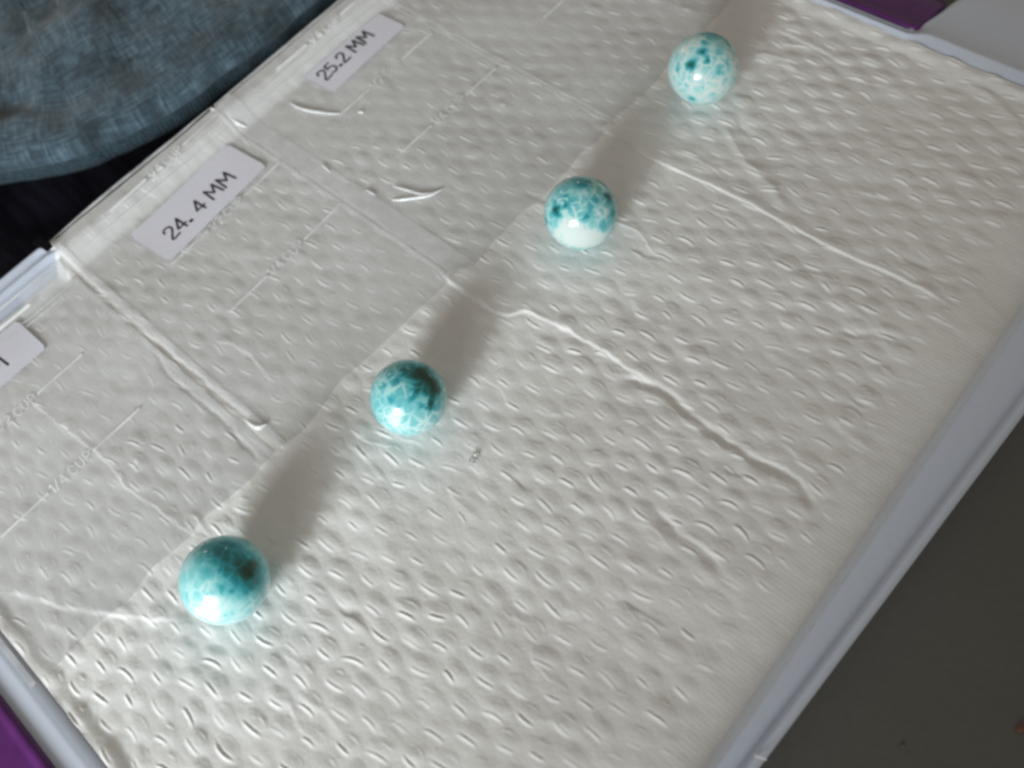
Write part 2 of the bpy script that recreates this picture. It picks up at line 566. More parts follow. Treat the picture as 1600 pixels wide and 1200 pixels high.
# ================================================================ stone spheres
SPOTS = {
 'A': [(0.49, 0.04, 0.87, 0.5, 0.70), (0.24, -0.31, 0.92, 0.153, 0.8), (0.51, -0.63, 0.58, 0.40, 1.0), (0.24, -0.61, 0.75, 0.153, 0.7), (0.4, -0.86, 0.31, 0.153, 0.5), (-0.11, -0.1, 0.99, 0.183, 0.5), (-0.36, -0.03, 0.93, 0.122, 0.3), (-0.15, -0.59, 0.79, 0.076, 0.55), (-0.0, -0.77, 0.64, 0.069, 0.75), (-0.35, -0.87, 0.34, 0.214, 0.25), (-0.66, -0.56, 0.49, 0.275, -0.42), (-0.42, -0.61, 0.67, 0.122, -0.35), (0.65, -0.3, 0.7, 0.183, 0.4)],  # first broad spot also paints the dark room's reflection on top
 'B': [(0.52, -0.29, 0.8, 0.40, 1.06), (0.5, -0.69, 0.53, 0.30, 1.06), (0.15, -0.55, 0.82, 0.167, 0.85), (0.28, 0.0, 0.96, 0.151, 0.8), (-0.04, -0.04, 1.0, 0.117, 0.7), (0.08, 0.57, 0.82, 0.134, 0.4), (-0.4, 0.2, 0.89, 0.084, 0.7), (-0.52, -0.18, 0.84, 0.117, 0.75), (-0.13, -0.59, 0.8, 0.1, 0.8), (-0.15, -0.78, 0.61, 0.084, 0.8), (0.07, -0.9, 0.44, 0.134, 0.9), (0.49, 0.14, 0.86, 0.234, 0.6), (-0.6, 0.09, 0.8, 0.067, 0.5), (-0.49, -0.47, 0.73, 0.067, 0.6), (-0.47, -0.79, 0.4, 0.234, 0.25), (-0.78, -0.42, 0.46, 0.218, -0.35), (0.55, -0.79, 0.27, 0.117, -0.2)],
 'C': [(-0.71, 0.13, 0.69, 0.142, 1.0), (-0.53, 0.36, 0.77, 0.089, 0.6), (-0.49, -0.07, 0.87, 0.106, 0.85), (-0.34, 0.19, 0.92, 0.089, 0.75), (-0.32, 0.02, 0.95, 0.071, 0.6), (-0.42, -0.62, 0.66, 0.177, 0.55), (0.06, -0.53, 0.84, 0.142, 0.5), (0.28, 0.05, 0.96, 0.283, 0.7), (0.76, -0.18, 0.63, 0.159, 0.95), (0.52, -0.64, 0.57, 0.177, 1.0), (0.34, -0.9, 0.29, 0.142, 0.7), (-0.2, -0.94, 0.26, 0.159, 0.45), (0.15, -0.97, 0.18, 0.089, 0.4), (-0.8, -0.46, 0.39, 0.354, -0.38), (-0.6, -0.8, -0.06, 0.319, -0.32), (-0.18, -0.65, 0.74, 0.124, 0.4), (-0.56, 0.08, 0.83, 0.053, -0.6)],
 'D': [(-0.69, -0.09, 0.72, 0.175, 0.9), (-0.31, -0.17, 0.93, 0.126, 0.85), (-0.35, -0.42, 0.84, 0.087, 0.85), (-0.79, 0.25, 0.55, 0.097, 0.5), (-0.54, 0.48, 0.68, 0.078, 0.4), (-0.0, -0.09, 1.0, 0.097, 0.5), (-0.37, -0.74, 0.56, 0.116, 0.4), (-0.02, -0.76, 0.65, 0.078, 0.5), (0.62, -0.66, 0.43, 0.116, 0.6), (-0.92, -0.3, -0.25, 0.116, 0.65), (0.13, -0.47, 0.87, 0.252, 0.3), (0.47, 0.06, 0.88, 0.291, 0.6), (0.53, -0.39, 0.75, 0.194, 0.45), (-0.79, -0.55, 0.28, 0.078, 0.35), (-0.09, -0.53, 0.84, 0.097, 0.3)],
}


def stone_mat(name, seed, web):
    mt, nt, b, out = new_mat(name)
    at = node(nt, 'ShaderNodeAttribute', attribute_name='mineral_shade')
    tc = node(nt, 'ShaderNodeTexCoord')
    mp = node(nt, 'ShaderNodeMapping')
    mp.inputs['Location'].default_value = (seed * 1.7, seed * 0.9, seed * 2.3)
    nt.links.new(tc.outputs['Object'], mp.inputs['Vector'])
    nz = node(nt, 'ShaderNodeTexNoise', i_Scale=170.0, i_Detail=5.0, i_Roughness=0.6)
    nt.links.new(mp.outputs[0], nz.inputs['Vector'])
    vo = node(nt, 'ShaderNodeTexVoronoi', feature='DISTANCE_TO_EDGE', i_Scale=300.0)
    wv = node(nt, 'ShaderNodeVectorMath', operation='MULTIPLY_ADD')
    nn = node(nt, 'ShaderNodeTexNoise', i_Scale=200.0, i_Detail=3.0)
    nt.links.new(mp.outputs[0], nn.inputs['Vector'])
    nt.links.new(nn.outputs['Color'], wv.inputs[0])
    wv.inputs[1].default_value = (0.0042, 0.0042, 0.0042)
    nt.links.new(mp.outputs[0], wv.inputs[2])
    nt.links.new(wv.outputs[0], vo.inputs['Vector'])
    edge = node(nt, 'ShaderNodeMapRange')
    edge.inputs['From Min'].default_value = 0.0
    edge.inputs['From Max'].default_value = 0.2
    edge.inputs['To Min'].default_value = -web
    edge.inputs['To Max'].default_value = web * 0.35
    nt.links.new(vo.outputs['Distance'], edge.inputs['Value'])
    nm = node(nt, 'ShaderNodeMath', operation='MULTIPLY_ADD')
    nm.inputs[1].default_value = 0.62
    nm.inputs[2].default_value = -0.31
    nt.links.new(nz.outputs['Fac'], nm.inputs[0])
    a1 = node(nt, 'ShaderNodeMath', operation='ADD')
    nt.links.new(at.outputs['Fac'], a1.inputs[0])
    nt.links.new(nm.outputs[0], a1.inputs[1])
    wm = node(nt, 'ShaderNodeTexNoise', i_Scale=120.0, i_Detail=2.0)
    nt.links.new(mp.outputs[0], wm.inputs['Vector'])
    wr = node(nt, 'ShaderNodeMapRange')
    wr.inputs['From Min'].default_value = 0.30
    wr.inputs['From Max'].default_value = 0.62
    nt.links.new(wm.outputs['Fac'], wr.inputs['Value'])
    a2 = node(nt, 'ShaderNodeMath', operation='MULTIPLY_ADD')
    nt.links.new(edge.outputs[0], a2.inputs[0])
    nt.links.new(wr.outputs[0], a2.inputs[1])
    nt.links.new(a1.outputs[0], a2.inputs[2])
    r = ramp(nt, a2.outputs[0], [(0.0, (0.72, 0.82, 0.79)), (0.17, (0.42, 0.74, 0.74)), (0.38, (0.15, 0.54, 0.57)),
                                 (0.62, (0.020, 0.33, 0.39)), (0.82, (0.010, 0.15, 0.125)), (1.0, (0.003, 0.055, 0.036))])
    nt.links.new(r.outputs[0], b.inputs['Base Color'])
    b.inputs['Roughness'].default_value = 0.12
    b.inputs['IOR'].default_value = 1.6
    b.inputs['Subsurface Weight'].default_value = 0.35
    b.inputs['Subsurface Radius'].default_value = (0.6, 1.0, 1.0)
    b.inputs['Subsurface Scale'].default_value = 0.0025
    b.inputs['Coat Weight'].default_value = 0.15
    b.inputs['Coat Roughness'].default_value = 0.05
    return mt


def make_sphere(k, c, base, lower_pale, web, label):
    bm = bmesh.new()
    bmesh.ops.create_icosphere(bm, subdivisions=5, radius=c[2] * MM)
    for f in bm.faces:
        f.smooth = True
    me = bpy.data.meshes.new('stone_sphere')
    bm.to_mesh(me)
    bm.free()
    n = len(me.vertices)
    co = np.empty(n * 3, np.float32)
    me.vertices.foreach_get('co', co)
    N = co.reshape(-1, 3) / (c[2] * MM)
    # warp directions so that spots have ragged, organic outlines
    W = N.copy()
    for ax in range(3):
        W[:, ax] += 0.035 * np.sin(N[:, (ax + 1) % 3] * 13 + N[:, ax] * 5 + k * 3 + ax) + 0.02 * np.sin(N[:, (ax + 2) % 3] * 29 + N[:, ax] * 11 + ax * 2 + k)
    W /= np.linalg.norm(W, axis=1)[:, None]
    val = np.full(n, base)
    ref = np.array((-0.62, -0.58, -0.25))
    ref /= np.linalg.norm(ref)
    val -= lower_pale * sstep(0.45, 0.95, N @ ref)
    r_ = np.random.default_rng(100 + k)
    spots = [s for s in SPOTS['ABCD'[k]]]
    known = np.array([s[:3] for s in spots])
    cam_dir = np.array((-c[0], -c[1], 278.2 - c[2]))
    cam_dir = cam_dir / np.linalg.norm(cam_dir)
    for q in range(40):                                   # the side that faces away gets a like pattern
        d = r_.normal(size=3)
        d /= np.linalg.norm(d)
        if d @ cam_dir < 0.05:
            spots.append((*d, r_.uniform(0.1, 0.3), r_.uniform(0.3, 0.95)))
    for (x, y, z, rad, s) in spots:
        d = np.array((x, y, z))
        d = d / np.linalg.norm(d)
        ang = np.arccos(np.clip(W @ d, -1, 1))
        f = np.exp(-(ang / (rad * 1.02)) ** 2.6)
        if s > 0:
            val = np.maximum(val, val * (1 - f) + s * f)
        else:
            val = val + s * f
    at = me.attributes.new('mineral_shade', 'FLOAT', 'POINT')
    at.data.foreach_set('value', val.astype(np.float32))
    o = link('stone_sphere', me, stone_mat('blue_stone', k + 1, web), label=label, cat='sphere', group='polished blue stone spheres in a row')
    o.location = Vector(c[:2] + (c[2] - 0.1,)) * MM
    return o


make_sphere(0, SPH[0], 0.27, 0.14, 0.12, 'largest polished aqua stone sphere with dark green top, part stone and part painted reflection, nearest the lower left corner')
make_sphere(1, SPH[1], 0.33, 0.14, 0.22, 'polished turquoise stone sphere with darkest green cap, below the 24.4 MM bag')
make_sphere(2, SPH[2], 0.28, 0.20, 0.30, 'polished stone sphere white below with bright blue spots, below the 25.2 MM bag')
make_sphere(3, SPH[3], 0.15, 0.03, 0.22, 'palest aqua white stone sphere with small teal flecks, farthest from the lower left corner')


# ================================================================ clear bags
def film_mat():
    mt, nt, b, out = new_mat('clear_film')
    nt.nodes.remove(b)
    tr = node(nt, 'ShaderNodeBsdfTransparent')
    tr.inputs[0].default_value = (0.908, 0.912, 0.915, 1)
    gl = node(nt, 'ShaderNodeBsdfGlossy')
    gl.inputs['Roughness'].default_value = 0.14
    df = node(nt, 'ShaderNodeBsdfDiffuse')
    df.inputs[0].default_value = (0.88, 0.89, 0.90, 1)
    lw = node(nt, 'ShaderNodeLayerWeight', i_Blend=0.5)
    pw = node(nt, 'ShaderNodeMath', operation='POWER')
    pw.inputs[1].default_value = 4.0
    nt.links.new(lw.outputs['Facing'], pw.inputs[0])
    fr = node(nt, 'ShaderNodeMath', operation='MULTIPLY_ADD')
    fr.inputs[1].default_value = 0.35
    fr.inputs[2].default_value = 0.045
    nt.links.new(pw.outputs[0], fr.inputs[0])
    tc = node(nt, 'ShaderNodeTexCoord')
    n = node(nt, 'ShaderNodeTexNoise', i_Scale=55.0, i_Detail=4.0)
    nt.links.new(tc.outputs['Object'], n.inputs['Vector'])
    bp_ = node(nt, 'ShaderNodeBump', i_Strength=0.35, i_Distance=0.002)
    nt.links.new(n.outputs['Fac'], bp_.inputs['Height'])
    nt.links.new(bp_.outputs[0], gl.inputs['Normal'])
    m1 = node(nt, 'ShaderNodeMixShader')
    hz = node(nt, 'ShaderNodeTexNoise', i_Scale=26.0, i_Detail=3.0, i_Roughness=0.55, i_Distortion=0.6)  # milky patches put a whitish sheen into the film's diffuse part
    nt.links.new(tc.outputs['Object'], hz.inputs['Vector'])
    hm = node(nt, 'ShaderNodeMapRange')
    hm.inputs['From Min'].default_value = 0.44
    hm.inputs['From Max'].default_value = 0.68
    hm.inputs['To Min'].default_value = 0.03
    hm.inputs['To Max'].default_value = 0.33
    nt.links.new(hz.outputs['Fac'], hm.inputs['Value'])
    nt.links.new(hm.outputs[0], m1.inputs[0])
    nt.links.new(tr.outputs[0], m1.inputs[1])
    nt.links.new(df.outputs[0], m1.inputs[2])
    m2 = node(nt, 'ShaderNodeMixShader')
    nt.links.new(fr.outputs[0], m2.inputs[0])
    nt.links.new(m1.outputs[0], m2.inputs[1])
    nt.links.new(gl.outputs[0], m2.inputs[2])
    nt.links.new(m2.outputs[0], out.inputs['Surface'])
    return mt


def seam_mat(name, white, rough=0.2, alb=0.85, ior=1.5):
    mt, nt, b, out = new_mat(name)
    nt.nodes.remove(b)
    tr = node(nt, 'ShaderNodeBsdfTransparent')
    pr = node(nt, 'ShaderNodeBsdfPrincipled')
    pr.inputs['Base Color'].default_value = (alb - 0.01, alb, alb + 0.01, 1)
    pr.inputs['IOR'].default_value = ior
    pr.inputs['Roughness'].default_value = rough
    m1 = node(nt, 'ShaderNodeMixShader')
    tc = node(nt, 'ShaderNodeTexCoord')
    n = node(nt, 'ShaderNodeTexNoise', i_Scale=120.0, i_Detail=3.0)
    nt.links.new(tc.outputs['Object'], n.inputs['Vector'])
    mr = node(nt, 'ShaderNodeMapRange')
    mr.inputs['From Min'].default_value = 0.35
    mr.inputs['From Max'].default_value = 0.65
    mr.inputs['To Min'].default_value = white * 0.7
    mr.inputs['To Max'].default_value = min(1.0, white * 1.25)
    nt.links.new(n.outputs['Fac'], mr.inputs['Value'])
    nt.links.new(mr.outputs[0], m1.inputs[0])
    nt.links.new(tr.outputs[0], m1.inputs[1])
    nt.links.new(pr.outputs[0], m1.inputs[2])
    nt.links.new(m1.outputs[0], out.inputs['Surface'])
    return mt


M_FILM = film_mat()
M_SEAM = seam_mat('heat_seal', 0.46)
M_INK = seam_mat('white_ink', 0.9, 0.5, 0.94)
M_FOLD = seam_mat('film_fold_highlight', 0.8, 0.27, 0.9, 1.9)  # whitened film: the wrinkle highlights are put into the colour


def film_z(x, y, seed):
    """height of a bag film (mm): rests on the towel, climbs the far rim"""
    z = low_z(x, y) + 0.55 + 0.16 * vnoise(x, y, 13, seed) + 0.10 * vnoise(x * 0.7, y * 1.5, 7, seed + 1)
    return z + 6.6 * sstep(315, 325.5, y)


def film_patch(x0, x1, y0, y1, seed, res=1.0, dz=0.0, slant=0.0, ypow=None):
    xs = np.linspace(x0, x1, max(2, int((x1 - x0) / res) + 1))
    ys = np.linspace(y0, y1, max(2, int((y1 - y0) / res) + 1))
    X, Y = np.meshgrid(xs, ys)
    X = X + slant * (Y - 190)
    if y0 < 200:                                         # the bottom edge wanders a little
        Y = Y + (1.6 * vnoise(X, X * 0, 17, seed + 5) + 0.6 * vnoise(X, X * 0, 6, seed + 6)) * (1 - sstep(y0, y0 + 14, Y))
    Z = film_z(X, Y, seed) + dz
    return np.stack([X, Y, Z], -1)


GLYPH = {
    '0': [[(.3, 1), (.08, .8), (.03, .5), (.08, .2), (.3, 0), (.52, .2), (.57, .5), (.52, .8), (.3, 1)]],
    '1': [[(.12, .8), (.3, 1), (.3, 0)]],
    '2': [[(.05, .74), (.12, .93), (.3, 1), (.48, .93), (.54, .74), (.46, .54), (.05, 0), (.58, 0)]],
    '3': [[(.06, .88), (.28, 1), (.5, .85), (.46, .6), (.24, .52), (.5, .42), (.55, .2), (.32, 0), (.05, .1)]],
    '4': [[(.44, 0), (.44, 1), (.02, .28), (.6, .28)]],
    '5': [[(.52, 1), (.14, 1), (.09, .58), (.3, .64), (.5, .54), (.56, .32), (.46, .1), (.26, 0), (.05, .1)]],
    '.': [[(.08, .02), (.2, .02), (.2, .12), (.08, .12), (.08, .02)]],
    '/': [[(.0, -.05), (.4, 1.05)]],
    'M': [[(.05, 0), (.12, 1), (.43, .35), (.74, 1), (.82, 0)]],
    'C': [[(.6, .82), (.4, 1), (.18, .92), (.04, .65), (.04, .35), (.18, .08), (.4, 0), (.6, .18)]],
    'U': [[(.05, 1), (.05, .3), (.15, .06), (.32, 0), (.49, .06), (.58, .3), (.58, 1)]],
    'P': [[(.06, 0), (.06, 1), (.36, 1), (.54, .88), (.56, .68), (.46, .52), (.06, .48)]],
    ' ': [],
}
ADV = {'1': .52, '.': .40, '/': .56, 'M': .98, ' ': .36, 'C': .84, 'U': .84, 'P': .8}


def strokes_mesh(name, strokes, width, zfun, dz):
    """flat ribbons (mm) with round ends and joints following zfun"""
    bm = bmesh.new()

    def V(p, lift=0.0):
        z = float(zfun(np.array([p[0]]), np.array([p[1]]))[0]) + dz + lift
        return bm.verts.new((p[0] * MM, p[1] * MM, z * MM))
    w = width / 2
    lift = 0.0
    for st in strokes:
        st = [np.array(p, float) for p in st]
        for a, b in zip(st[:-1], st[1:]):
            L = np.linalg.norm(b - a)
            if L < 1e-6:
                continue
            t = (b - a) / L
            n = np.array((-t[1], t[0])) * w
            k = max(1, int(L / 1.5))
            prev = None
            lift += 0.0004
            for i in range(k + 1):
                p = a + (b - a) * i / k
                cur = (V(p + n, lift), V(p - n, lift))
                if prev:
                    bm.faces.new((prev[0], prev[1], cur[1], cur[0]))
                prev = cur
        for p in st:
            lift += 0.0004
            bm.faces.new([V(p + w * np.array((math.cos(q * math.pi / 4), math.sin(q * math.pi / 4))), lift) for q in range(8)])
    bmesh.ops.recalc_face_normals(bm, faces=bm.faces[:])
    for f in bm.faces:
        if f.normal.z < 0:
            f.normal_flip()
    me = bpy.data.meshes.new(name)
    bm.to_mesh(me)
    bm.free()
    return me


def text_strokes(txt, x, y, height, dirv, xs=1.0, shear=0.0, curve=True):
    """strokes (mm) for a line of text whose baseline starts at x,y and runs along dirv"""
    d = np.array(dirv, float)
    d /= np.linalg.norm(d)
    up = np.array((-d[1], d[0]))
    out = []
    cur = 0.0
    for ch in txt:
        for st in GLYPH[ch]:
            pts = np.array(st)
            if curve and ch in '0235CUP' and len(pts) > 3:
                pts = catmull(pts, 4) if ch not in '5' else pts
            out.append([np.array((x, y)) + d * (cur + (px + shear * py) * xs * height) + up * py * height for px, py in pts])
        cur += ADV.get(ch, .68) * xs * height
    return out, cur


def tube_along(name, pts, rad, seed, sink=0.35, n=10):
    """half-sunk rounded fold of film along a path (mm)"""
    C = catmull(pts, 8)
    d = np.gradient(C, axis=0)
    d /= np.linalg.norm(d, axis=1)[:, None] + 1e-9
    nrm = np.stack([-d[:, 1], d[:, 0]], -1)
    t = np.linspace(0, 1, len(C))
    R = rad * np.sin(np.pi * np.clip(t, 0.02, 0.98)) ** 0.5
    z0 = film_z(C[:, 0], C[:, 1], seed)
    rows = []
    for a in np.linspace(-0.15 * math.pi, 1.15 * math.pi, n):
        off = np.cos(a) * R
        rows.append(np.stack([C[:, 0] + nrm[:, 0] * off, C[:, 1] + nrm[:, 1] * off, z0 + np.sin(a) * R * 1.1 - sink * R + 0.05], -1))
    return grid_mesh(name, np.array(rows))


def make_bag(x0, x1, y0, y1, seed, label, line_x, line_y=249.8, skew=0.0, lines=True, seam_w=(2.0, 6.0), folds=(), marks=(1, 2, 3)):
    root = empty('plastic_bag', ((x0 + x1) / 2, y0, 0), label, 'bag', 'clear zip bags laid side by side')
    link('film', grid_mesh('film', film_patch(x0, x1, y0, y1, seed)), M_FILM, root)
    # side heat seals, a little above the film
    link('side_seam', grid_mesh('side_seam', film_patch(x0 + 0.1, x0 + seam_w[0], y0, y1, seed, 0.5, 0.08)), M_SEAM, root)
    link('side_seam', grid_mesh('side_seam', film_patch(x1 - seam_w[1], x1 - 0.1, y0, y1, seed, 0.5, 0.08)), M_SEAM, root)
    # zip closure: two raised ribs near the mouth, and the folded lip at the very edge
    for yy in (y1 - 11.5, y1 - 9.0):
        c = [(x0 + 1.5, yy), ((x0 + x1) / 2, yy + .1), (x1 - 1.5, yy)]
        link('zip_rib', tube_along('zip_rib', c, 0.42, seed), M_SEAM, root)
    link('mouth_edge', tube_along('mouth_edge', [(x0 + .4, y1 - .3), ((x0 + x1) / 2, y1 - .3), (x1 - .4, y1 - .3)], 0.65, seed, 0.0), M_FOLD if not lines else M_SEAM, root)
    zf = lambda X, Y: film_z(X, Y, seed)
    cx = (line_x[0] + line_x[1]) / 2
    for k in marks:
        yy = line_y + (k - 1) * 37.0
        h = 4.0
        txt = {1: '1/4 CUP', 2: '1/2 CUP', 3: '3/4 CUP'}[k]
        dirv = (1, skew)
        st, wd = text_strokes(txt, 0, 0, h, dirv)
        sx = cx - wd / 2
        st = [[p + np.array((sx, yy - h / 2 + skew * (sx - cx))) for p in s] for s in st]
        link('printed_text', strokes_mesh('printed_text', st, 0.5, zf, 0.14), M_INK, root)
        for a, b in ((line_x[0], sx - 1.2), (sx + wd + .8, line_x[1])):
            s = [[(a, yy + skew * (a - cx)), (b, yy + skew * (b - cx))]]
            link('printed_line', strokes_mesh('printed_line', s, 1.0, zf, 0.14), M_INK, root)
    for pts, rad in folds:
        link('wrinkle', tube_along('wrinkle', pts, rad, seed), M_FOLD, root)
    return root


make_bag(-78, 22.0, 190.5, 322.0, 61, 'clear zip bag cut off by the left picture edge, nearest the largest sphere', (-57.2, 2.3), 243.5, 0.0, seam_w=(2, 2.0),
         folds=[])
make_bag(24.6, 109.0, 191.5, 331.5, 64, 'clear zip bag with 24.4 MM label, second from the left picture edge', (49.1, 107.4), 250.4, 0.05, seam_w=(2.5, 1.8),
         folds=[([(23.8, 209), (24.6, 203.5), (27.4, 201.5)], 0.9), ([(115 - 7, 332 - 1.5), (117 - 8, 329)], 0.7)])
make_bag(109.6, 197.5, 190.5, 331.0, 67, 'clear zip bag with 25.2 MM label and bright curved wrinkles', (139.3, 193.9), 250.0, 0.01, seam_w=(8.5, 1.2),
         folds=[([(132.4, 311), (133.1, 303.4), (136.2, 294.6), (140.2, 287.1)], 0.7), ([(145, 281.6), (146.2, 279.2)], 0.5),
                ([(125.7, 240.5), (127.6, 234.3), (129.1, 228.8), (131.5, 225.3), (135.1, 223.3)], 0.7),
                ([(120.8, 236.1), (122.9, 233.0), (127.1, 228.5), (131.1, 224.9), (135.6, 223.2)], 0.7),
                ([(117.2, 273.3), (116.5, 266.7)], 0.5), ([(118.5, 248.3), (118.9, 243.2)], 0.5), ([(110.6, 320.8), (113, 316)], 0.8)])
make_bag(198.2, 286.0, 192.5, 331.0, 70, 'clear zip bag farthest from the lower left corner, without a label in view', (226.9, 282), 252.8, 0.0, seam_w=(1.2, 2), marks=(1,))


# ---- paper labels inside the bags
def label_mat():
    mt, nt, b, out = new_mat('label_paper')
    tc = node(nt, 'ShaderNodeTexCoord')
    n = node(nt, 'ShaderNodeTexNoise', i_Scale=700.0, i_Detail=3.0)
    nt.links.new(tc.outputs['Object'], n.inputs['Vector'])
    r = ramp(nt, n.outputs['Fac'], [(0.3, (0.73, 0.73, 0.81)), (0.7, (0.77, 0.77, 0.85))])
    nt.links.new(r.outputs[0], b.inputs['Base Color'])
    b.inputs['Roughness'].default_value = 0.6
    return mt


def ink_mat():
    mt, nt, b, out = new_mat('black_ink')
    tc = node(nt, 'ShaderNodeTexCoord')
    n = node(nt, 'ShaderNodeTexNoise', i_Scale=900.0, i_Detail=2.0)
    nt.links.new(tc.outputs['Object'], n.inputs['Vector'])
    r = ramp(nt, n.outputs['Fac'], [(0.3, (0.015, 0.014, 0.02)), (0.7, (0.04, 0.038, 0.05))])
    nt.links.new(r.outputs[0], b.inputs['Base Color'])
    b.inputs['Roughness'].default_value = 0.5
    return mt


M_LABEL, M_BLACK = label_mat(), ink_mat()


def make_label(cx, cy_, w, h, ang, txt, tx, ty, th, label, xs=1.0, seed=1, stroke=0.95):
    c, s = math.cos(ang), math.sin(ang)
    r = 1.6
    nx, ny = 28, 12
    us = np.linspace(-w / 2, w / 2, nx)
    vs = np.linspace(-h / 2, h / 2, ny)
    U, Vv = np.meshgrid(us, vs)
    # soften the corners
    k = np.clip((np.abs(Vv) - (h / 2 - r)) / r, 0, 1)
    U = U * (1 - k * k * r / w * 1.2)
    X, Y = cx + U * c - Vv * s, cy_ + U * s + Vv * c
    zf = lambda x_, y_: low_z(x_, y_) + 0.88 + 0.08 * vnoise(x_, y_, 16, seed)
    me = grid_mesh('paper_label', np.stack([X, Y, zf(X, Y)], -1))
    o = link('paper_label', me, M_LABEL, label=label, cat='label', group='white paper labels on the bags')
    st, wd = text_strokes(txt, tx, ty, th, (c, s), xs)
    link('lettering', strokes_mesh('lettering', st, stroke, zf, 0.05), M_BLACK, o)
    return o


make_label(75.5, 302.0, 54.5, 24.5, 0.075, '24. 4 MM', 56.6, 295.2, 7.0, 'brighter white paper label reading 24.4 MM, above the darkest sphere', 1.02, 81)
make_label(168.5, 309.3, 44.5, 20.0, 0.04, '25.2 MM', 149.6, 306.6, 6.6, 'smaller white paper label reading 25.2 MM, near the top picture edge', 0.98, 82)
make_label(-30.5, 305.0, 52.0, 21.5, 0.02, 'MM', -31.0, 300.4, 7.2, 'white paper label cut off by the left picture edge', 1.0, 83)


# ================================================================ behind the tray
def make_fabric():
    mt, nt, b, out = new_mat('teal_weave')
    uvn = node(nt, 'ShaderNodeUVMap')
    mp1 = node(nt, 'ShaderNodeMapping')
    mp1.inputs['Scale'].default_value = (1.0, 0.16, 1)
    mp2 = node(nt, 'ShaderNodeMapping')
    mp2.inputs['Scale'].default_value = (0.16, 1.0, 1)
    n1 = node(nt, 'ShaderNodeTexNoise', i_Scale=0.8, i_Detail=4.0)
    n2 = node(nt, 'ShaderNodeTexNoise', i_Scale=0.8, i_Detail=4.0)
    n3 = node(nt, 'ShaderNodeTexNoise', i_Scale=0.045, i_Detail=3.0)
    nt.links.new(uvn.outputs[0], mp1.inputs[0])
    nt.links.new(uvn.outputs[0], mp2.inputs[0])
    nt.links.new(uvn.outputs[0], n3.inputs['Vector'])
    nt.links.new(mp1.outputs[0], n1.inputs['Vector'])
    nt.links.new(mp2.outputs[0], n2.inputs['Vector'])
    ad = node(nt, 'ShaderNodeMath', operation='ADD')
    nt.links.new(n1.outputs['Fac'], ad.inputs[0])
    nt.links.new(n2.outputs['Fac'], ad.inputs[1])
    hf = node(nt, 'ShaderNodeMath', operation='MULTIPLY')
    hf.inputs[1].default_value = 0.5
    nt.links.new(ad.outputs[0], hf.inputs[0])
    r = ramp(nt, hf.outputs[0], [(0.36, (0.018, 0.035, 0.050)), (0.5, (0.052, 0.094, 0.126)), (0.64, (0.125, 0.190, 0.232))])
    fold_shade = ramp(nt, n3.outputs['Fac'], [(0.34, (0.22, 0.24, 0.22)), (0.56, (1, 1, 1))])  # large dark patches put fold shading into the cloth colour
    mx = node(nt, 'ShaderNodeMix', data_type='RGBA', blend_type='MULTIPLY')
    mx.inputs['Factor'].default_value = 0.8
    nt.links.new(r.outputs[0], mx.inputs['A'])
    nt.links.new(fold_shade.outputs[0], mx.inputs['B'])
    nt.links.new(mx.outputs['Result'], b.inputs['Base Color'])
    b.inputs['Roughness'].default_value = 0.9
    b.inputs['Sheen Weight'].default_value = 0.25
    bp_ = node(nt, 'ShaderNodeBump', i_Strength=0.5, i_Distance=0.0006)
    nt.links.new(hf.outputs[0], bp_.inputs['Height'])
    nt.links.new(bp_.outputs[0], b.inputs['Normal'])

    hem = catmull([(-45, 447), (3.1, 406.8), (27.9, 387.1), (48.5, 366.7), (72.7, 352.0), (101.9, 343.7), (128.4, 341.5), (161.9, 341.0), (197.9, 341.5), (241.9, 343.5), (300, 348)], 14)
    # resample evenly
    L = np.r_[0, np.cumsum(np.linalg.norm(np.diff(hem, axis=0), axis=1))]
    s = np.linspace(0, L[-1], 260)
    hx, hy = np.interp(s, L, hem[:, 0]) + 1.0, np.interp(s, L, hem[:, 1]) + 3.0 + 1.6 * vnoise(s, s * 0, 22, 44) + 0.7 * vnoise(s, s * 0, 9, 45)
    tx, ty = np.gradient(hx, s), np.gradient(hy, s)
    # outward direction, smoothed towards a common direction so that the sheet does not fold over itself
    ox, oy = -ty, tx
    ox, oy = 0.45 * ox + 0.55 * 0.33, 0.45 * oy + 0.55 * 0.94
    nn = np.hypot(ox, oy)
    ox, oy = ox / nn, oy / nn
    # section beyond the hem: d outward, z
    secd = np.r_[np.array([1.2, 0.6, 1.2, 3.0, 6.0, 10.0]), np.linspace(14, 300, 130)]
    secz = np.r_[np.array([2.0, 4.0, 6.0, 7.8, 9.2, 10.4]), 10.4 + 16 * (1 - np.exp(-np.linspace(4, 290, 130) / 60.0)) - 0.0]
    S, D = np.meshgrid(s, secd)
    Z = np.repeat(secz[:, None], len(s), 1)
    X = hx[None] + ox[None] * D
    Y = hy[None] + oy[None] * D
    g = sstep(6, 40, D)
    Z = Z + g * (8.0 * vnoise(X + 0.8 * Y, Y * 0.5, 46, 41) + 4.0 * vnoise(X, Y, 22, 42)) + 0.5 * vnoise(X, Y, 9, 43) * sstep(2, 10, D)
    # a deep hollow towards the far corner
    Z -= 16 * np.exp(-(((X - 62) / 26) ** 2 + ((Y - 468) / 30) ** 2))
    root = empty('folded_fabric', (120, 345, -22), 'teal blue heathered woven fabric with a ribbed hem, bunched behind the tray', 'fabric')
    me = grid_mesh('cloth', np.stack([X, Y, Z], -1), np.stack([S, D], -1))
    link('cloth', me, mt, root)
    # hem: ribbed band tucking under the ridge, underside shade put into its colour
    mh, nt, b, out = new_mat('shaded_ribbed_hem')
    uvn = node(nt, 'ShaderNodeUVMap')
    n1 = node(nt, 'ShaderNodeTexNoise', i_Scale=0.9, i_Detail=3.0)
    mp1 = node(nt, 'ShaderNodeMapping')
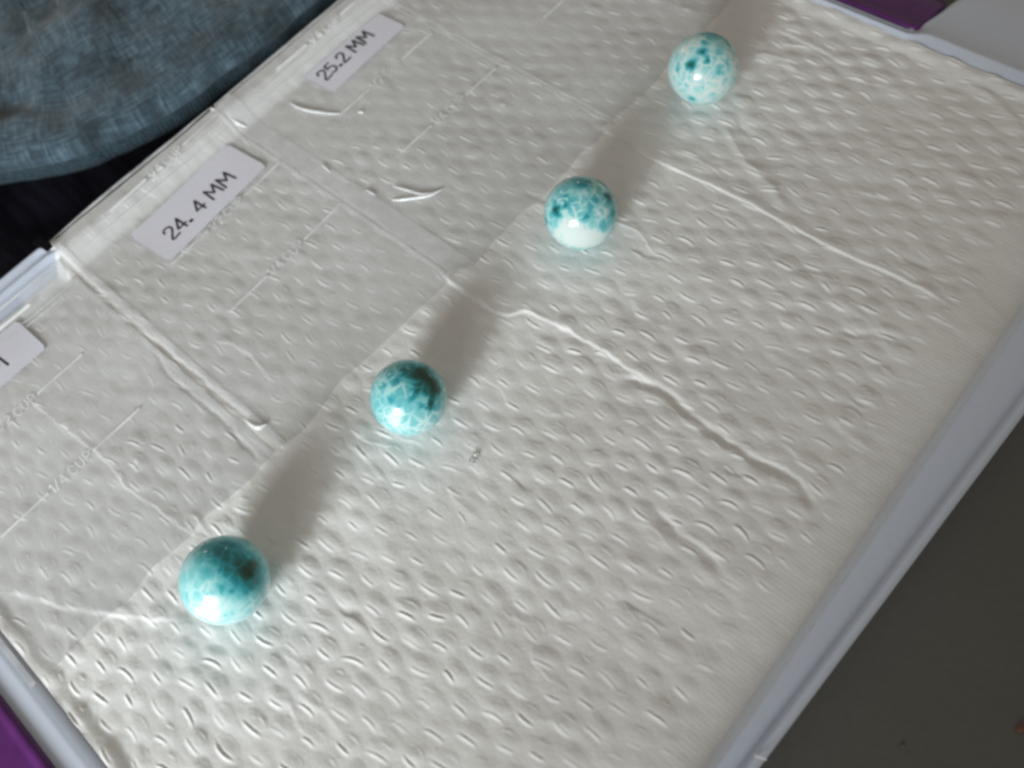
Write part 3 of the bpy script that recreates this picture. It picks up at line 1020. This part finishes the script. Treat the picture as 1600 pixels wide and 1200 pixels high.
    mp1.inputs['Scale'].default_value = (1.0, 0.25, 1)
    nt.links.new(uvn.outputs[0], mp1.inputs[0])
    nt.links.new(mp1.outputs[0], n1.inputs['Vector'])
    r = ramp(nt, n1.outputs['Fac'], [(0.35, (0.016, 0.032, 0.043)), (0.65, (0.045, 0.080, 0.100))])
    nt.links.new(r.outputs[0], b.inputs['Base Color'])
    b.inputs['Roughness'].default_value = 0.95
    dd = np.array([1.2, 1.4, 1.9, 2.5, 3.2, 4.1, 5.4, 7.2, 10.0, 14.0])
    zz = np.array([2.0, 0.7, -0.8, -2.4, -4.2, -6.2, -8.2, -10.2, -12.2, -13.0])
    S, D = np.meshgrid(np.linspace(0, L[-1], 1100), dd)
    Zh = np.repeat(zz[:, None], S.shape[1], 1)
    HX, HY = np.interp(S, s, hx), np.interp(S, s, hy)
    OX, OY = np.interp(S, s, ox), np.interp(S, s, oy)
    rib = 0.09 * np.sin(2 * math.pi * S / 2.1 + 2 * vnoise(S, D, 9, 77)) * np.sin(np.linspace(0, math.pi, len(dd)))[:, None]
    X, Y = HX + OX * (D - rib), HY + OY * (D - rib)
    T = np.repeat(np.arange(len(dd))[:, None], S.shape[1], 1) * 2.0
    me = grid_mesh('hem', np.stack([X, Y, Zh], -1), np.stack([S, T], -1))
    link('hem', me, mh, root, label='ribbed hem of the fabric, underside shade painted in')


make_fabric()


def make_dark_sheet():  # rumpled near-black sheet filling the gap behind the tray
    mt, nt, b, out = new_mat('navy_black_sheet')
    tc = node(nt, 'ShaderNodeTexCoord')
    mp = node(nt, 'ShaderNodeMapping')
    mp.inputs['Scale'].default_value = (300, 40, 40)
    mp.inputs['Rotation'].default_value = (0, 0, 0.4)
    n = node(nt, 'ShaderNodeTexNoise', i_Scale=1.0, i_Detail=3.0)
    nt.links.new(tc.outputs['Object'], mp.inputs[0])
    nt.links.new(mp.outputs[0], n.inputs['Vector'])
    r = ramp(nt, n.outputs['Fac'], [(0.35, (0.006, 0.006, 0.010)), (0.7, (0.014, 0.014, 0.024))])
    nt.links.new(r.outputs[0], b.inputs['Base Color'])
    b.inputs['Roughness'].default_value = 0.95
    b.inputs['Specular IOR Level'].default_value = 0.1
    xs, ys = np.arange(-200, 420, 5.0), np.arange(338.5, 700, 5.0)
    X, Y = np.meshgrid(xs, ys)
    Z = -30 + 6 * vnoise(X, Y, 45, 51) + 2 * vnoise(X, Y, 18, 52) - 14 * (1 - sstep(338, 348, Y))
    link('dark_sheet', grid_mesh('dark_sheet', np.stack([X, Y, Z], -1)), mt, label='black navy sheet filling the gap between tray and teal fabric', cat='cloth')


make_dark_sheet()


# ---- small black strip on the far rim, by the mouth of the 24.4 bag
def bevel_box(name, size, bev):
    bm = bmesh.new()
    bmesh.ops.create_cube(bm, size=1)
    for v in bm.verts:
        v.co = Vector((v.co.x * size[0], v.co.y * size[1], v.co.z * size[2])) * MM
    bmesh.ops.bevel(bm, geom=bm.edges[:], offset=bev * MM, segments=2, affect='EDGES')
    me = bpy.data.meshes.new(name)
    bm.to_mesh(me)
    bm.free()
    return me


M_STRIP, nt_, b_, _o = new_mat('matte_black')
b_.inputs['Base Color'].default_value = (0.004, 0.004, 0.005, 1)
b_.inputs['Roughness'].default_value = 0.9
b_.inputs['Specular IOR Level'].default_value = 0.1
o = link('black_strip', bevel_box('black_strip', (3.2, 9.0, 1.2), 0.25), M_STRIP, label='small black strip on the tray rim beside the mouth of the 24.4 MM bag', cat='strip')
o.location = Vector((22.2, 330.6, 7.6)) * MM
o.rotation_euler = (0, 0, 0.12)


# ---- clear droplet on the towel, crumbs on the table
def make_droplet():
    mt, nt, b, out = new_mat('clear_droplet')
    b.inputs['Base Color'].default_value = (0.97, 0.98, 0.98, 1)
    b.inputs['Transmission Weight'].default_value = 1.0
    b.inputs['Roughness'].default_value = 0.03
    b.inputs['IOR'].default_value = 1.45
    bm = bmesh.new()
    bmesh.ops.create_uvsphere(bm, u_segments=20, v_segments=12, radius=1.3 * MM)
    for v in bm.verts:
        v.co.z *= 0.62
        v.co.x *= 1.0 + 0.06 * math.sin(v.co.y * 2000)
    for f in bm.faces:
        f.smooth = True
    me = bpy.data.meshes.new('droplet')
    bm.to_mesh(me)
    bm.free()
    o = link('droplet', me, mt, label='tiny clear droplet on the paper towel in front of the darkest sphere', cat='droplet')
    o.location = Vector((61.7, 136.4, 0.5)) * MM


make_droplet()


def make_crumb(x, y, r, col, label):
    mt, nt, b, out = new_mat('crumb')
    tc = node(nt, 'ShaderNodeTexCoord')
    n = node(nt, 'ShaderNodeTexNoise', i_Scale=900.0)
    nt.links.new(tc.outputs['Object'], n.inputs['Vector'])
    rr = ramp(nt, n.outputs['Fac'], [(0.3, tuple(c * 0.7 for c in col)), (0.7, col)])
    nt.links.new(rr.outputs[0], b.inputs['Base Color'])
    b.inputs['Roughness'].default_value = 0.8
    bm = bmesh.new()
    bmesh.ops.create_icosphere(bm, subdivisions=2, radius=r * MM)
    for v in bm.verts:
        v.co *= random.uniform(0.75, 1.15)
        v.co.z *= 0.6
    me = bpy.data.meshes.new('crumb')
    bm.to_mesh(me)
    bm.free()
    o = link('crumb', me, mt, label=label, cat='crumb')
    o.location = Vector((x, y, -22 + r * 0.55)) * MM


make_crumb(101.3, -29.2, 1.2, (0.20, 0.09, 0.06), 'small reddish crumb on the dark table at the right picture edge')
make_crumb(77.4, -8.3, 0.7, (0.15, 0.15, 0.13), 'tiny pale crumb on the dark table near the tray rim')
